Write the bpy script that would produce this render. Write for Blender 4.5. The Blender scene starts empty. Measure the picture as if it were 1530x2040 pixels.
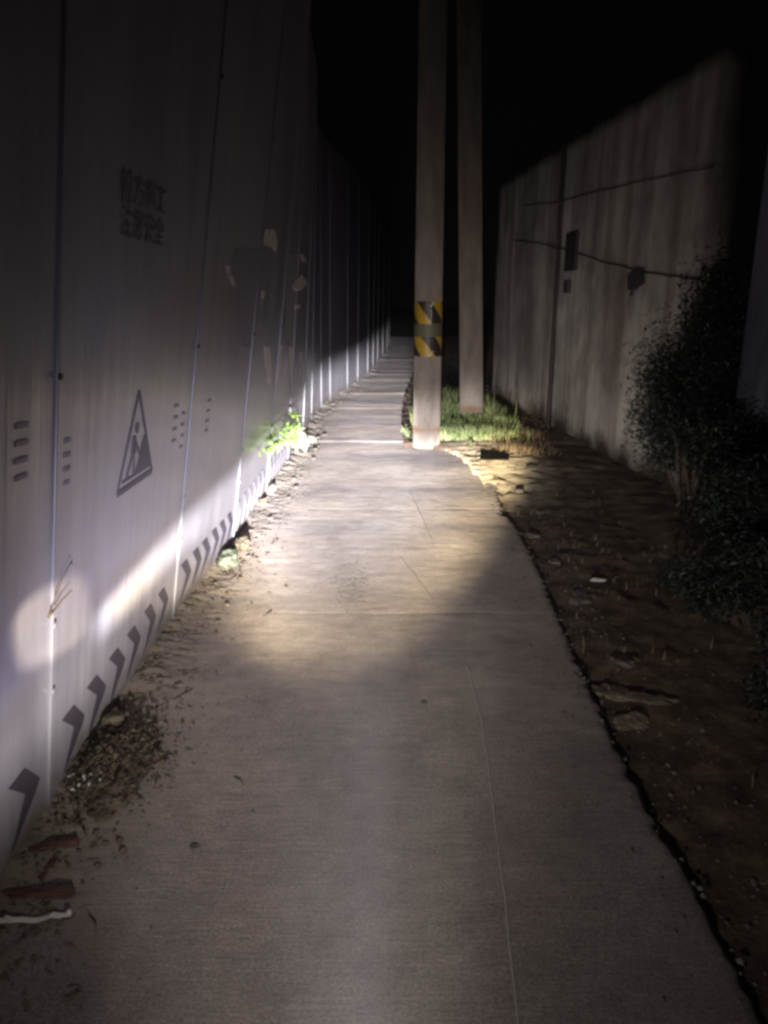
import bpy, bmesh, math, random
from mathutils import Vector, Matrix, noise
R = math.radians
random.seed(7)
GLARE_HAZE = 0.0016
scene = bpy.context.scene
col = scene.collection

# ------------------------------------------------------------------ camera
CAM_H = 1.5; PITCH = R(15.8); FPX = 1480.0
cd = bpy.data.cameras.new("camera"); cam = bpy.data.objects.new("camera", cd); col.objects.link(cam)
cam.location = (0, 0, CAM_H); cam.rotation_euler = (R(90) - PITCH, 0, 0)
cd.sensor_fit = 'VERTICAL'; cd.sensor_height = 24.0; cd.lens = 24.0 * FPX / 2040.0
cd.clip_start = 0.05; cd.clip_end = 600
scene.camera = cam
scene.render.resolution_x = 768; scene.render.resolution_y = 1024

# ------------------------------------------------------------------ night sky
w = bpy.data.worlds.new("World"); scene.world = w; w.use_nodes = True
bg = w.node_tree.nodes["Background"]
bg.inputs[0].default_value = (0.55, 0.45, 0.60, 1); bg.inputs[1].default_value = 0.0022
scene.view_settings.view_transform = 'Standard'; scene.view_settings.look = 'None'
scene.view_settings.exposure = 0.0; scene.view_settings.gamma = 1.0
scene.cycles.pixel_filter_type = 'BLACKMAN_HARRIS'; scene.cycles.filter_width = 3.0
scene.cycles.max_bounces = 6

# ------------------------------------------------------------------ scooter headlamp (its beam is what lights the lane)
ld = bpy.data.lights.new("headlamp", 'SPOT'); lamp = bpy.data.objects.new("headlamp", ld); col.objects.link(lamp)
lamp.location = (-0.02, 0.30, 0.50); lamp.rotation_euler = (R(90), 0, 0)
ld.spot_size = R(170); ld.spot_blend = 0.15; ld.shadow_soft_size = 0.022; ld.energy = 8.0; ld.color = (1, 1, 1)
ld.use_nodes = True
nt = ld.node_tree; nt.nodes.clear()
def N(t, **k):
    n = nt.nodes.new(t)
    for a, b in k.items(): setattr(n, a, b)
    return n
def M(op, a, b=None, c=None):
    n = N('ShaderNodeMath', operation=op)
    for i, v in enumerate((a, b, c)):
        if v is None: continue
        if isinstance(v, (int, float)): n.inputs[i].default_value = v
        else: nt.links.new(v, n.inputs[i])
    return n.outputs[0]
def SS(v, a, b):                      # smoothstep a..b -> 0..1
    n = N('ShaderNodeMapRange', interpolation_type='SMOOTHSTEP')
    n.inputs[1].default_value = a; n.inputs[2].default_value = b; n.inputs[3].default_value = 0; n.inputs[4].default_value = 1
    nt.links.new(v, n.inputs[0]); return n.outputs[0]
def CURVE(v, lo, hi, pts, ylo=-2.0, yhi=5.0):   # piecewise curve giving log10 of intensity
    m = M('DIVIDE', M('SUBTRACT', v, lo), hi - lo)
    n = N('ShaderNodeFloatCurve'); cu = n.mapping.curves[0]
    n.mapping.use_clip = True
    P_ = sorted(((a - lo) / (hi - lo), (b - ylo) / (yhi - ylo)) for a, b in pts)
    cu.points[0].location = P_[0]; cu.points[1].location = P_[-1]
    for p in P_[1:-1]: cu.points.new(*p)
    for p in cu.points: p.handle_type = 'VECTOR' if False else 'AUTO'
    n.mapping.update(); nt.links.new(m, n.inputs[1])
    return M('ADD', M('MULTIPLY', n.outputs[0], yhi - ylo), ylo)
tc = N('ShaderNodeTexCoord'); sx = N('ShaderNodeSeparateXYZ'); nt.links.new(tc.outputs['Normal'], sx.inputs[0])
nz = M('MAXIMUM', M('ABSOLUTE', sx.outputs[2]), 0.02)
U = M('DIVIDE', sx.outputs[0], nz); V = M('DIVIDE', sx.outputs[1], nz)
LG = math.log10
# stray light of the reflector: falls off upwards, downwards and to the right
spill = M('POWER', 10.0, CURVE(V, -0.9, 0.9, [(-0.9, .28), (-.53, .47), (-.38, .78), (-.286, 1.04), (-.217, 1.33), (-.17, 1.55), (-.1, 1.8), (-.02, 1.88),
          (.06, 1.77), (.12, 1.63), (.25, 1.26), (.4, .76), (.6, .25), (.9, -.45)]))
spill_u = M('POWER', 10.0, CURVE(U, -1.6, 1.6, [(-1.6, -1.15), (-1.0, -.80), (-.7, -.60), (-.55, -.22), (-.35, -.02), (0, -.02), (.15, -.08), (.25, -.26), (.4, -.46), (.8, -.58), (1.6, -1.0)]))
boost = M('MULTIPLY', CURVE(U, -.3, .6, [(-.3, 0), (-.2, 0), (-.12, -.08), (-.05, -.10), (0, .02), (.05, .33), (.14, .36), (.30, .70), (.42, .30), (.6, .0)], -1, 1), SS(V, -.10, -.02))
boost = M('MULTIPLY', boost, M('SUBTRACT', 1.0, M('MULTIPLY', SS(V, .12, .52), .97)))
boost = M('SUBTRACT', boost, M('MULTIPLY', M('MULTIPLY', SS(V, .05, .34), .62), M('MULTIPLY', SS(U, -.42, -.16), SS(U, .045, .0))))
spill = M('MULTIPLY', M('MULTIPLY', spill, spill_u), M('POWER', 10.0, boost))
# main beam: round lower edge, straight cut-off on top
uc = M('DIVIDE', M('ADD', U, 0.10), 0.355); vc = M('DIVIDE', V, 0.215)
rr = M('SQRT', M('ADD', M('MULTIPLY', uc, uc), M('MULTIPLY', vc, vc)))
disc = M('SUBTRACT', 1.0, SS(rr, 0.80, 1.0))
up = M('MINIMUM', M('MAXIMUM', U, 0.0), 0.11)
cw = M('ADD', 0.042, M('MULTIPLY', M('MINIMUM', up, .12), 0.55))
cx = M('DIVIDE', M('ADD', M('ADD', V, M('MULTIPLY', up, 0.45)), 0.020), cw)
cut = M('SUBTRACT', 1.0, SS(cx, 0.0, 1.0))
main_v = M('POWER', 10.0, CURVE(V, -0.25, 0.05, [(-.25, 1.55), (-.21, 1.75), (-.185, 1.95), (-.15, 2.30), (-.122, 2.70), (-.093, 3.10), (-.068, 3.45), (-.043, 3.6), (-.02, 3.7), (.05, 3.7)]))
# sideways fall-off is strong near the cut-off, weak low down
us = M('ADD', U, 0.03); au = M('MAXIMUM', M('MULTIPLY', us, -1.05), M('MULTIPLY', us, .40))
kk = M('MULTIPLY', SS(V, -0.14, 0.0), 9.5)
main_u = M('EXPONENT', M('MULTIPLY', M('MULTIPLY', au, kk), -1.0))
main = M('MULTIPLY', M('MULTIPLY', M('MULTIPLY', disc, cut), main_v), main_u)
main = M('MULTIPLY', main, M('ADD', 1.0, M('MULTIPLY', M('MULTIPLY', M('MULTIPLY', SS(U, -.06, -.20), SS(U, -.42, -.30)), SS(V, -.05, -.12)), 1.2)))
main = M('MULTIPLY', main, M('SUBTRACT', 1.0, M('MULTIPLY', M('MULTIPLY', SS(U, .028, .05), SS(V, -.085, -.035)), .78)))
# stray reflector image thrown on the near hoarding
pu = M('DIVIDE', M('ADD', U, 0.565), 0.080); pv = M('DIVIDE', M('ADD', M('SUBTRACT', V, 0.085), M('MULTIPLY', M('ADD', U, 0.572), .5)), 0.075)
pr = M('POWER', M('ADD', M('POWER', M('ABSOLUTE', pu), 3.6), M('POWER', M('ABSOLUTE', pv), 3.6)), 1 / 3.6)
patch = M('MULTIPLY', M('SUBTRACT', 1.0, SS(pr, 0.88, 1.08)), 36.0)
# tail of the beam along the hoarding
band = M('MULTIPLY', M('MULTIPLY', M('MULTIPLY', SS(U, -.50, -.42), SS(U, -.24, -.36)), M('MULTIPLY', cut, SS(V, -.080, -.020))), 240.0)
main = M('MULTIPLY', main, M('SUBTRACT', 1.0, M('MULTIPLY', SS(U, -.14, -.26), M('MULTIPLY', SS(V, -.07, -.02), .38))))
main = M('MULTIPLY', main, M('SUBTRACT', 1.0, M('MULTIPLY', M('MULTIPLY', SS(U, -.15, -.30), SS(V, -.02, -.07)), .86)))
main = M('ADD', main, band)
tot = M('ADD', M('ADD', spill, main), patch)
nzt = N('ShaderNodeTexNoise', noise_dimensions='2D'); nzt.inputs['Scale'].default_value = 9.0; nzt.inputs['Detail'].default_value = 3.0
cmb = N('ShaderNodeCombineXYZ'); nt.links.new(U, cmb.inputs[0]); nt.links.new(M('MULTIPLY', V, 1.6), cmb.inputs[1]); nt.links.new(cmb.outputs[0], nzt.inputs['Vector'])
tot = M('MULTIPLY', tot, M('ADD', .90, M('MULTIPLY', nzt.outputs['Fac'], .22)))
# colour: neutral core, yellow rim on the lower edge
rim = M('MULTIPLY', M('MULTIPLY', SS(rr, 0.55, 0.85), M('SUBTRACT', 1.0, SS(rr, 0.93, 1.03))), cut)
rim = M('MAXIMUM', rim, M('MINIMUM', M('MULTIPLY', patch, .05), 1.0))
mx = N('ShaderNodeMix', data_type='RGBA'); nt.links.new(rim, mx.inputs[0])
mx.inputs[6].default_value = (1.0, .985, 1.0, 1); mx.inputs[7].default_value = (1.0, .86, .60, 1)
# colour fringe of the stray light: violet above the cut-off on the left, warm elsewhere
mz = N('ShaderNodeMix', data_type='RGBA'); nt.links.new(M('MULTIPLY', SS(V, -.02, .08), SS(U, .02, -.08)), mz.inputs[0])
mz.inputs[6].default_value = (1.0, .925, .865, 1); mz.inputs[7].default_value = (.95, .89, 1.10, 1)
my = N('ShaderNodeMix', data_type='RGBA'); nt.links.new(M('DIVIDE', spill, M('ADD', tot, .001)), my.inputs[0]); nt.links.new(mx.outputs[2], my.inputs[6]); nt.links.new(mz.outputs[2], my.inputs[7])
mx = my
em = N('ShaderNodeEmission'); out = N('ShaderNodeOutputLight')
nt.links.new(mx.outputs[2], em.inputs[0]); nt.links.new(tot, em.inputs[1]); nt.links.new(em.outputs[0], out.inputs[0])

# ------------------------------------------------------------------ helpers
def px_ground(px, py, z=0.0):
    x = (px - 765) / FPX; y = -(py - 1020) / FPX
    d = Vector((x, math.cos(PITCH) + y * math.sin(PITCH), -math.sin(PITCH) + y * math.cos(PITCH)))
    t = (z - CAM_H) / d.z
    return Vector((d.x * t, d.y * t, z))
def mat(name, base, rough=.7, **k):
    m = bpy.data.materials.new(name); m.use_nodes = True
    b = m.node_tree.nodes["Principled BSDF"]
    b.inputs['Base Color'].default_value = (*base, 1); b.inputs['Roughness'].default_value = rough
    for a, v in k.items(): b.inputs[a.replace('_', ' ')].default_value = v
    return m
def mnode(m, t, **k):
    n = m.node_tree.nodes.new(t)
    for a, b in k.items(): setattr(n, a, b)
    return n
def coords(m, scale=(1, 1, 1), kind='Object'):
    t = mnode(m, 'ShaderNodeTexCoord'); p = mnode(m, 'ShaderNodeMapping'); p.inputs['Scale'].default_value = scale
    m.node_tree.links.new(t.outputs[kind], p.inputs[0]); return p.outputs[0]
def tnoise(m, scale=(1, 1, 1), s=1, detail=4, rough=.6, kind='Object'):
    n = mnode(m, 'ShaderNodeTexNoise'); n.inputs['Scale'].default_value = s; n.inputs['Detail'].default_value = detail; n.inputs['Roughness'].default_value = rough
    m.node_tree.links.new(coords(m, scale, kind), n.inputs['Vector']); return n.outputs['Fac']
def ramp(m, fac, stops):
    r = mnode(m, 'ShaderNodeValToRGB'); e = r.color_ramp.elements
    while len(e) < len(stops): e.new(.5)
    for i, (p, c) in enumerate(stops):
        e[i].position = p; e[i].color = (*c, 1) if len(c) == 3 else c
    m.node_tree.links.new(fac, r.inputs[0]); return r.outputs[0]
def mmix(m, fac, a, b, blend='MIX'):
    n = mnode(m, 'ShaderNodeMix', data_type='RGBA', blend_type=blend); L = m.node_tree.links
    for i, v in ((0, fac), (6, a), (7, b)):
        if hasattr(v, 'links'): L.new(v, n.inputs[i])
        else: n.inputs[i].default_value = v if i == 0 else (*v, 1)
    return n.outputs[2]
def mmath(m, op, a, b):
    n = mnode(m, 'ShaderNodeMath', operation=op)
    for i, v in ((0, a), (1, b)):
        if hasattr(v, 'links'): m.node_tree.links.new(v, n.inputs[i])
        else: n.inputs[i].default_value = v
    return n.outputs[0]
def setin(m, name, sock):
    m.node_tree.links.new(sock, m.node_tree.nodes["Principled BSDF"].inputs[name])
def bump(m, h, strength=.3, dist=.01, prev=None):
    b = mnode(m, 'ShaderNodeBump'); b.inputs['Strength'].default_value = strength; b.inputs['Distance'].default_value = dist
    m.node_tree.links.new(h, b.inputs['Height'])
    if prev: m.node_tree.links.new(prev, b.inputs['Normal'])
    return b.outputs[0]

class MB:
    def __init__(s): s.v = []; s.f = []; s.mi = []
    def add(s, vs, fs, mi=0):
        o = len(s.v); s.v += [tuple(p) for p in vs]; s.f += [tuple(i + o for i in f) for f in fs]; s.mi += [mi] * len(fs); return s
    def tube(s, pts, rad, n=6, cap=True):
        pts = [Vector(p) for p in pts]; rads = rad if isinstance(rad, (list, tuple)) else [rad] * len(pts); vs = []
        for i, p in enumerate(pts):
            d = (pts[min(i + 1, len(pts) - 1)] - pts[max(i - 1, 0)]).normalized()
            a = d.cross(Vector((0, 0, 1)) if abs(d.z) < .9 else Vector((0, 1, 0))).normalized(); b = d.cross(a)
            for k in range(n):
                t = 2 * math.pi * k / n; vs.append(p + (a * math.cos(t) + b * math.sin(t)) * rads[i])
        fs = [(i * n + k, i * n + (k + 1) % n, (i + 1) * n + (k + 1) % n, (i + 1) * n + k) for i in range(len(pts) - 1) for k in range(n)]
        if cap: fs += [tuple(range(n))[::-1], tuple(range((len(pts) - 1) * n, len(pts) * n))]
        return s.add(vs, fs)
    def box(s, c, d, rot=None):
        vs = [Vector((x * d[0] / 2, y * d[1] / 2, z * d[2] / 2)) for x in (-1, 1) for y in (-1, 1) for z in (-1, 1)]
        if rot: vs = [rot @ v for v in vs]
        vs = [v + Vector(c) for v in vs]
        return s.add(vs, [(0, 1, 3, 2), (4, 6, 7, 5), (0, 4, 5, 1), (2, 3, 7, 6), (0, 2, 6, 4), (1, 5, 7, 3)])
    def leaf(s, p, d, up, L, Wd, fold=.25, curl=.2):
        p = Vector(p); d = Vector(d).normalized(); side = d.cross(Vector(up)).normalized(); u = side.cross(d)
        v = [p, p + d * L * .35 + side * Wd * .5 + u * fold * Wd, p + d * L * .35 - side * Wd * .5 + u * fold * Wd,
             p + d * L * .7 + side * Wd * .38 + u * (fold * Wd - curl * L * .3), p + d * L * .7 - side * Wd * .38 + u * (fold * Wd - curl * L * .3), p + d * L - u * curl * L, p + d * L * .4, p + d * L * .72 - u * curl * L * .4]
        return s.add(v, [(0, 1, 6), (0, 6, 2), (1, 3, 7, 6), (2, 6, 7, 4), (3, 5, 7), (4, 7, 5)])
    def build(s, name, m, parent=None, smooth=False):
        me = bpy.data.meshes.new(name); me.from_pydata(s.v, [], s.f); me.validate()
        for x in (m if isinstance(m, (list, tuple)) else [m]): me.materials.append(x)
        if isinstance(m, (list, tuple)) and len(me.polygons) == len(s.mi): me.polygons.foreach_set('material_index', s.mi)
        if smooth: me.polygons.foreach_set('use_smooth', [True] * len(me.polygons))
        bm = bmesh.new(); bm.from_mesh(me); bmesh.ops.recalc_face_normals(bm, faces=bm.faces) if smooth != 'keep' else None; bm.to_mesh(me); bm.free()
        me.update(); o = bpy.data.objects.new(name, me); col.objects.link(o)
        if parent: o.parent = parent; o.matrix_parent_inverse = Matrix.Translation(parent.location).inverted()
        return o
def tag(o, label=None, cat=None, group=None, kind=None):
    if label: o['label'] = label
    if cat: o['category'] = cat
    if group: o['group'] = group
    if kind: o['kind'] = kind
    return o
def empty(name, loc=(0, 0, 0)):
    o = bpy.data.objects.new(name, None); o.location = loc; o.empty_display_size = .1; col.objects.link(o); return o
def lerp(T, v):
    for a, b in zip(T, T[1:]):
        if v <= b[0]: break
    t = (v - a[0]) / (b[0] - a[0]); return a[1] + t * (b[1] - a[1])
def fn(x, y, z=0, o=3): return noise.fractal(Vector((x, y, z)), .9, 2.0, o)

# ------------------------------------------------------------------ materials
# broom-finished concrete
m_road = mat('broomed_concrete', (.3, .28, .26), .88); m_road.node_tree.nodes["Principled BSDF"].inputs['Diffuse Roughness'].default_value = 1.0
big = tnoise(m_road, (1, 1, 1), 1.3, 5, .6); fine = tnoise(m_road, (1, 1, 1), 130, 3, .85); mid = tnoise(m_road, (1, 1, 1), 14, 6, .7)
streak = tnoise(m_road, (7, 100, 1), 1, 4, .75); streak2 = tnoise(m_road, (.9, 22, 1), 1, 3, .6)
c = ramp(m_road, big, [(.3, (.28, .24, .225)), (.5, (.35, .305, .285)), (.7, (.41, .36, .325))])
c = mmix(m_road, .55, c, ramp(m_road, streak, [(.33, (.80, .80, .80)), (.65, (1.12, 1.11, 1.1))]), 'MULTIPLY')
c = mmix(m_road, .85, c, ramp(m_road, fine, [(.38, (.55, .55, .55)), (.66, (1.35, 1.33, 1.33))]), 'MULTIPLY')
c = mmix(m_road, .40, c, ramp(m_road, mid, [(.35, (.72, .70, .68)), (.65, (1.18, 1.18, 1.18))]), 'MULTIPLY')
# tan soil washed over the left side, along the hoarding
sep = mnode(m_road, 'ShaderNodeSeparateXYZ'); m_road.node_tree.links.new(coords(m_road), sep.inputs[0])
soilmask = mmath(m_road, 'ADD', mmath(m_road, 'MULTIPLY', sep.outputs[0], -1.6), mmath(m_road, 'MULTIPLY', mmath(m_road, 'SUBTRACT', mid, .5), 2.4))
soilmask = mmath(m_road, 'ADD', soilmask, mmath(m_road, 'MULTIPLY', mmath(m_road, 'SUBTRACT', big, .5), 1.6))
mr = ramp(m_road, mmath(m_road, 'MULTIPLY', soilmask, .5), [(.60, (0, 0, 0)), (.85, (.9, .9, .9))])
c = mmix(m_road, mr, c, mmix(m_road, mid, (.19, .155, .12), (.35, .29, .23)))
damp = ramp(m_road, mmath(m_road, 'ADD', mmath(m_road, 'MULTIPLY', tnoise(m_road, (.35, 1.3, 1), 1, 3, .5), 1.0), mmath(m_road, 'MULTIPLY', sep.outputs[1], .02)), [(.62, (1, 1, 1)), (.78, (.62, .64, .70))])
c = mmix(m_road, 1.0, c, damp, 'MULTIPLY')
stain = ramp(m_road, tnoise(m_road, (1, .6, 1), 2.6, 5, .65), [(.36, (.66, .63, .60)), (.50, (1, 1, 1)), (.66, (1.08, 1.08, 1.07))])
c = mmix(m_road, .5, c, stain, 'MULTIPLY')
spk = ramp(m_road, tnoise(m_road, (1, 1, 1), 55, 2, .8), [(.25, (.35, .33, .30)), (.33, (1, 1, 1))])
c = mmix(m_road, .8, c, spk, 'MULTIPLY')
setin(m_road, 'Base Color', c)
b1 = bump(m_road, streak, .60, .005); b2 = bump(m_road, mid, .25, .008, b1); b3 = bump(m_road, fine, .6, .004, b2); b4 = bump(m_road, streak2, .16, .008, b3)
setin(m_road, 'Normal', b4)

m_dirt = mat('verge_soil', (.12, .09, .07), .95); m_dirt.node_tree.nodes['Principled BSDF'].inputs['Diffuse Roughness'].default_value = 1.0
dn = tnoise(m_dirt, (1, 1, 1), 5, 6, .7); df = tnoise(m_dirt, (1, 1, 1), 60, 4, .7)
setin(m_dirt, 'Base Color', mmix(m_dirt, .6, ramp(m_dirt, dn, [(.3, (.045, .031, .024)), (.5, (.115, .078, .055)), (.72, (.26, .19, .12))]), ramp(m_dirt, df, [(.3, (.5, .5, .5)), (.7, (1.4, 1.4, 1.4))]), 'MULTIPLY'))
sd = mnode(m_dirt, 'ShaderNodeSeparateXYZ'); m_dirt.node_tree.links.new(coords(m_dirt), sd.inputs[0])
dy = mmath(m_dirt, 'DIVIDE', mmath(m_dirt, 'SUBTRACT', sd.outputs[1], 6.8), 1.5); dx = mmath(m_dirt, 'DIVIDE', mmath(m_dirt, 'SUBTRACT', sd.outputs[0], 1.05), .55)
dd_ = mmath(m_dirt, 'ADD', mmath(m_dirt, 'MULTIPLY', dx, dx), mmath(m_dirt, 'MULTIPLY', dy, dy)); dd_ = mmath(m_dirt, 'ADD', dd_, mmath(m_dirt, 'MULTIPLY', mmath(m_dirt, 'SUBTRACT', dn, .5), 2.2))
dcol = m_dirt.node_tree.nodes['Principled BSDF'].inputs['Base Color'].links[0].from_socket
setin(m_dirt, 'Base Color', mmix(m_dirt, ramp(m_dirt, dd_, [(.3, (1, 1, 1)), (1.0, (0, 0, 0))]), dcol, mmix(m_dirt, df, (.30, .25, .17), (.62, .53, .40))))
setin(m_dirt, 'Normal', bump(m_dirt, df, .6, .012, bump(m_dirt, dn, .5, .04)))
m_pale_soil = mat('pale_soil', (.28, .22, .15), .95)
pn = tnoise(m_pale_soil, (1, 1, 1), 30, 5, .7)
setin(m_pale_soil, 'Base Color', ramp(m_pale_soil, pn, [(.3, (.13, .10, .065)), (.7, (.36, .29, .20))])); setin(m_pale_soil, 'Normal', bump(m_pale_soil, pn, .7, .02))

# painted sheet of the hoarding
m_sheet = mat('painted_sheet', (.40, .40, .44), .33, Coat_Weight=.35, Coat_Roughness=.16, Specular_IOR_Level=.5)
sn = tnoise(m_sheet, (1, 1, .35), 3.2, 5, .6); sv = tnoise(m_sheet, (1, 26, .35), 1, 4, .65); sf = tnoise(m_sheet, (1, 1, 1), 130, 2, .6); sw = tnoise(m_sheet, (1, 5.5, .5), 1, 2, .5)
cs = ramp(m_sheet, sn, [(.3, (.335, .315, .385)), (.55, (.42, .405, .475)), (.75, (.49, .47, .52))])
cs = mmix(m_sheet, .22, cs, ramp(m_sheet, sv, [(.35, (.62, .58, .56)), (.6, (1.08, 1.08, 1.08))]), 'MULTIPLY')
cs = mmix(m_sheet, .25, cs, ramp(m_sheet, sf, [(.35, (.75, .75, .75)), (.7, (1.2, 1.2, 1.2))]), 'MULTIPLY')
# soil splashed on the foot of the sheets
ss = mnode(m_sheet, 'ShaderNodeSeparateXYZ'); m_sheet.node_tree.links.new(coords(m_sheet), ss.inputs[0])
spl = mmath(m_sheet, 'ADD', mmath(m_sheet, 'MULTIPLY', ss.outputs[2], 3.2), mmath(m_sheet, 'MULTIPLY', mmath(m_sheet, 'SUBTRACT', tnoise(m_sheet, (1, 1, 1), 9, 5, .7), .5), 1.1))
cs = mmix(m_sheet, ramp(m_sheet, spl, [(.05, (1, 1, 1)), (.42, (0, 0, 0))]), cs, (.27, .235, .21))
setin(m_sheet, 'Base Color', cs)
setin(m_sheet, 'Roughness', ramp(m_sheet, sn, [(.3, (.28, .28, .28)), (.7, (.45, .45, .45))]))
nb = bump(m_sheet, sw, .35, .02, bump(m_sheet, sv, .22, .006)); setin(m_sheet, 'Normal', nb); setin(m_sheet, 'Coat Normal', nb)
m_seam = mat('seam_metal', (.30, .30, .33), .30, Specular_IOR_Level=.8)
setin(m_seam, 'Normal', bump(m_seam, tnoise(m_seam, (1, 1, 1), 6, 2, .5), .12, .01))
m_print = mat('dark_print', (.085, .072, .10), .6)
m_print2 = mat('faded_print', (.315, .30, .35), .6); m_dark_refl = mat('dark_reflection', (.30, .28, .33), .8)  # second tone: reflection of a dark area, put into the colour
m_near_black = mat('near_black', (.030, .026, .032), .7)
m_refl_tab = mat('reflection_and_tab_pale', (.62, .58, .54), .6)  # pale reflections put into the colour; also the plastic strip's tabs
setin(m_refl_tab, 'Base Color', ramp(m_refl_tab, tnoise(m_refl_tab, (1, 1, 1), 25, 4, .7), [(.3, (.5, .46, .44)), (.6, (.92, .88, .82))]))

m_pole = mat('pole_concrete', (.26, .22, .19), .9); m_pole.node_tree.nodes["Principled BSDF"].inputs['Diffuse Roughness'].default_value = .8
p1 = tnoise(m_pole, (1, 1, .3), 7, 5, .65); p2 = tnoise(m_pole, (1, 1, 1), 90, 3, .7)
cp = mmix(m_pole, .7, ramp(m_pole, p1, [(.3, (.17, .138, .118)), (.55, (.26, .22, .19)), (.75, (.34, .29, .25))]), ramp(m_pole, p2, [(.3, (.65, .65, .65)), (.7, (1.3, 1.3, 1.3))]), 'MULTIPLY')
sp = mnode(m_pole, 'ShaderNodeSeparateXYZ'); m_pole.node_tree.links.new(coords(m_pole), sp.inputs[0])
rust = mmath(m_pole, 'ADD', mmath(m_pole, 'MULTIPLY', mmath(m_pole, 'ABSOLUTE', mmath(m_pole, 'SUBTRACT', sp.outputs[2], .20), 0), -9.0), mmath(m_pole, 'MULTIPLY', p1, 1.6))
cp = mmix(m_pole, ramp(m_pole, rust, [(.30, (0, 0, 0)), (.8, (.8, .8, .8))]), cp, (.17, .085, .045))
setin(m_pole, 'Base Color', cp); setin(m_pole, 'Normal', bump(m_pole, p2, .3, .004))
m_yellow = mat('yellow_tape', (.42, .26, .02), .45); m_black = mat('black_tape', (.022, .018, .014), .5); m_greytape = mat('worn_tape', (.10, .095, .055), .6)
for m_ in (m_yellow, m_black):
    base = tuple(m_.node_tree.nodes["Principled BSDF"].inputs[0].default_value)[:3]
    setin(m_, 'Base Color', mmix(m_, .55, base, ramp(m_, tnoise(m_, (1, 1, 1), 22, 4, .7), [(.3, (.45, .45, .45)), (.65, (1.1, 1.1, 1.1))]), 'MULTIPLY'))
m_wire = mat('white_glint', (.92, .92, .90), .25, Specular_IOR_Level=1.0)  # the wires' bright highlight is put into this white base colour

m_rwall = mat('stained_render', (.30, .28, .26), .9)
r1 = tnoise(m_rwall, (2.2, 2.2, .16), 1.6, 5, .62); r2 = tnoise(m_rwall, (1, 1, 1), 2.2, 5, .6); r3 = tnoise(m_rwall, (1, 1, 1), 50, 4, .7); r4 = tnoise(m_rwall, (9, 9, .5), 1, 4, .7)
cr = mmix(m_rwall, .85, ramp(m_rwall, r2, [(.3, (.28, .26, .25)), (.6, (.46, .43, .40)), (.8, (.54, .51, .47))]), ramp(m_rwall, r1, [(.38, (.55, .47, .43)), (.52, (1, .97, .93)), (.7, (1.15, 1.15, 1.15))]), 'MULTIPLY')
cr = mmix(m_rwall, .28, cr, ramp(m_rwall, r4, [(.36, (.45, .38, .33)), (.5, (1, 1, 1))]), 'MULTIPLY')
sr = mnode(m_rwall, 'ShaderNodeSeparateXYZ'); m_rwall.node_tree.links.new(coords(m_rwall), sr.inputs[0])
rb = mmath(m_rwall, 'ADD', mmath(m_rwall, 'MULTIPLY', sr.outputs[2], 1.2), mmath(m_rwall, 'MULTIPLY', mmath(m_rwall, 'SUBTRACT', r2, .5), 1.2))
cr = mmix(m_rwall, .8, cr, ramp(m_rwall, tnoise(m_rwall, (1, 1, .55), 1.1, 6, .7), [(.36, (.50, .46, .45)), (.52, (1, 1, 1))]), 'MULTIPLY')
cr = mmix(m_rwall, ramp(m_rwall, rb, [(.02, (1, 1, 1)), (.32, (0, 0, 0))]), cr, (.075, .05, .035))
setin(m_rwall, 'Base Color', cr); setin(m_rwall, 'Normal', bump(m_rwall, r3, .5, .008, bump(m_rwall, r2, .4, .03)))
m_bwall = mat('blue_grey_render', (.10, .10, .13), .85)
setin(m_bwall, 'Base Color', ramp(m_bwall, tnoise(m_bwall, (1, 1, .3), 3, 5, .7), [(.3, (.06, .06, .08)), (.7, (.14, .14, .18))]))
m_joint = mat('joint_filler', (.05, .035, .035), .9)
m_cable = mat('black_cable', (.05, .04, .045), .6)
m_dark = mat('dark_metal', (.03, .025, .03), .5)

def leafmat(name, a, b, s=9, rough=.55):
    m = mat(name, a, rough); setin(m, 'Base Color', ramp(m, tnoise(m, (1, 1, 1), s, 3, .7), [(.3, a), (.7, b)])); return m
m_shrub = leafmat('shrub_leaf', (.007, .011, .009), (.018, .027, .019), 4)
m_stem = mat('woody_stem', (.07, .05, .035), .85)
m_grass = leafmat('grass_blade', (.10, .16, .045), (.46, .52, .24), 5)
m_dry = leafmat('dry_leaf', (.10, .065, .035), (.26, .19, .11), 20, .8)
m_plant = leafmat('bright_leaf', (.72, .80, .55), (.88, .92, .76), 20, .5); m_vine = leafmat('vine_leaf', (.20, .34, .07), (.38, .52, .16), 20, .5)
m_stone = leafmat('pale_stone', (.10, .085, .075), (.27, .235, .205), 30, .85)
m_chunk = leafmat('broken_concrete', (.10, .085, .07), (.26, .22, .18), 12, .9)
m_brick = leafmat('red_brick', (.085, .038, .030), (.17, .085, .065), 26, .95)
m_plastic = mat('clear_plastic', (.80, .80, .74), .15, Specular_IOR_Level=.8)
m_greenbag = leafmat('greenish_plastic', (.07, .08, .055), (.24, .26, .19), 18, .5)
m_muck = leafmat('rotting_litter', (.040, .032, .020), (.19, .15, .10), 22, .9)

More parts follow.
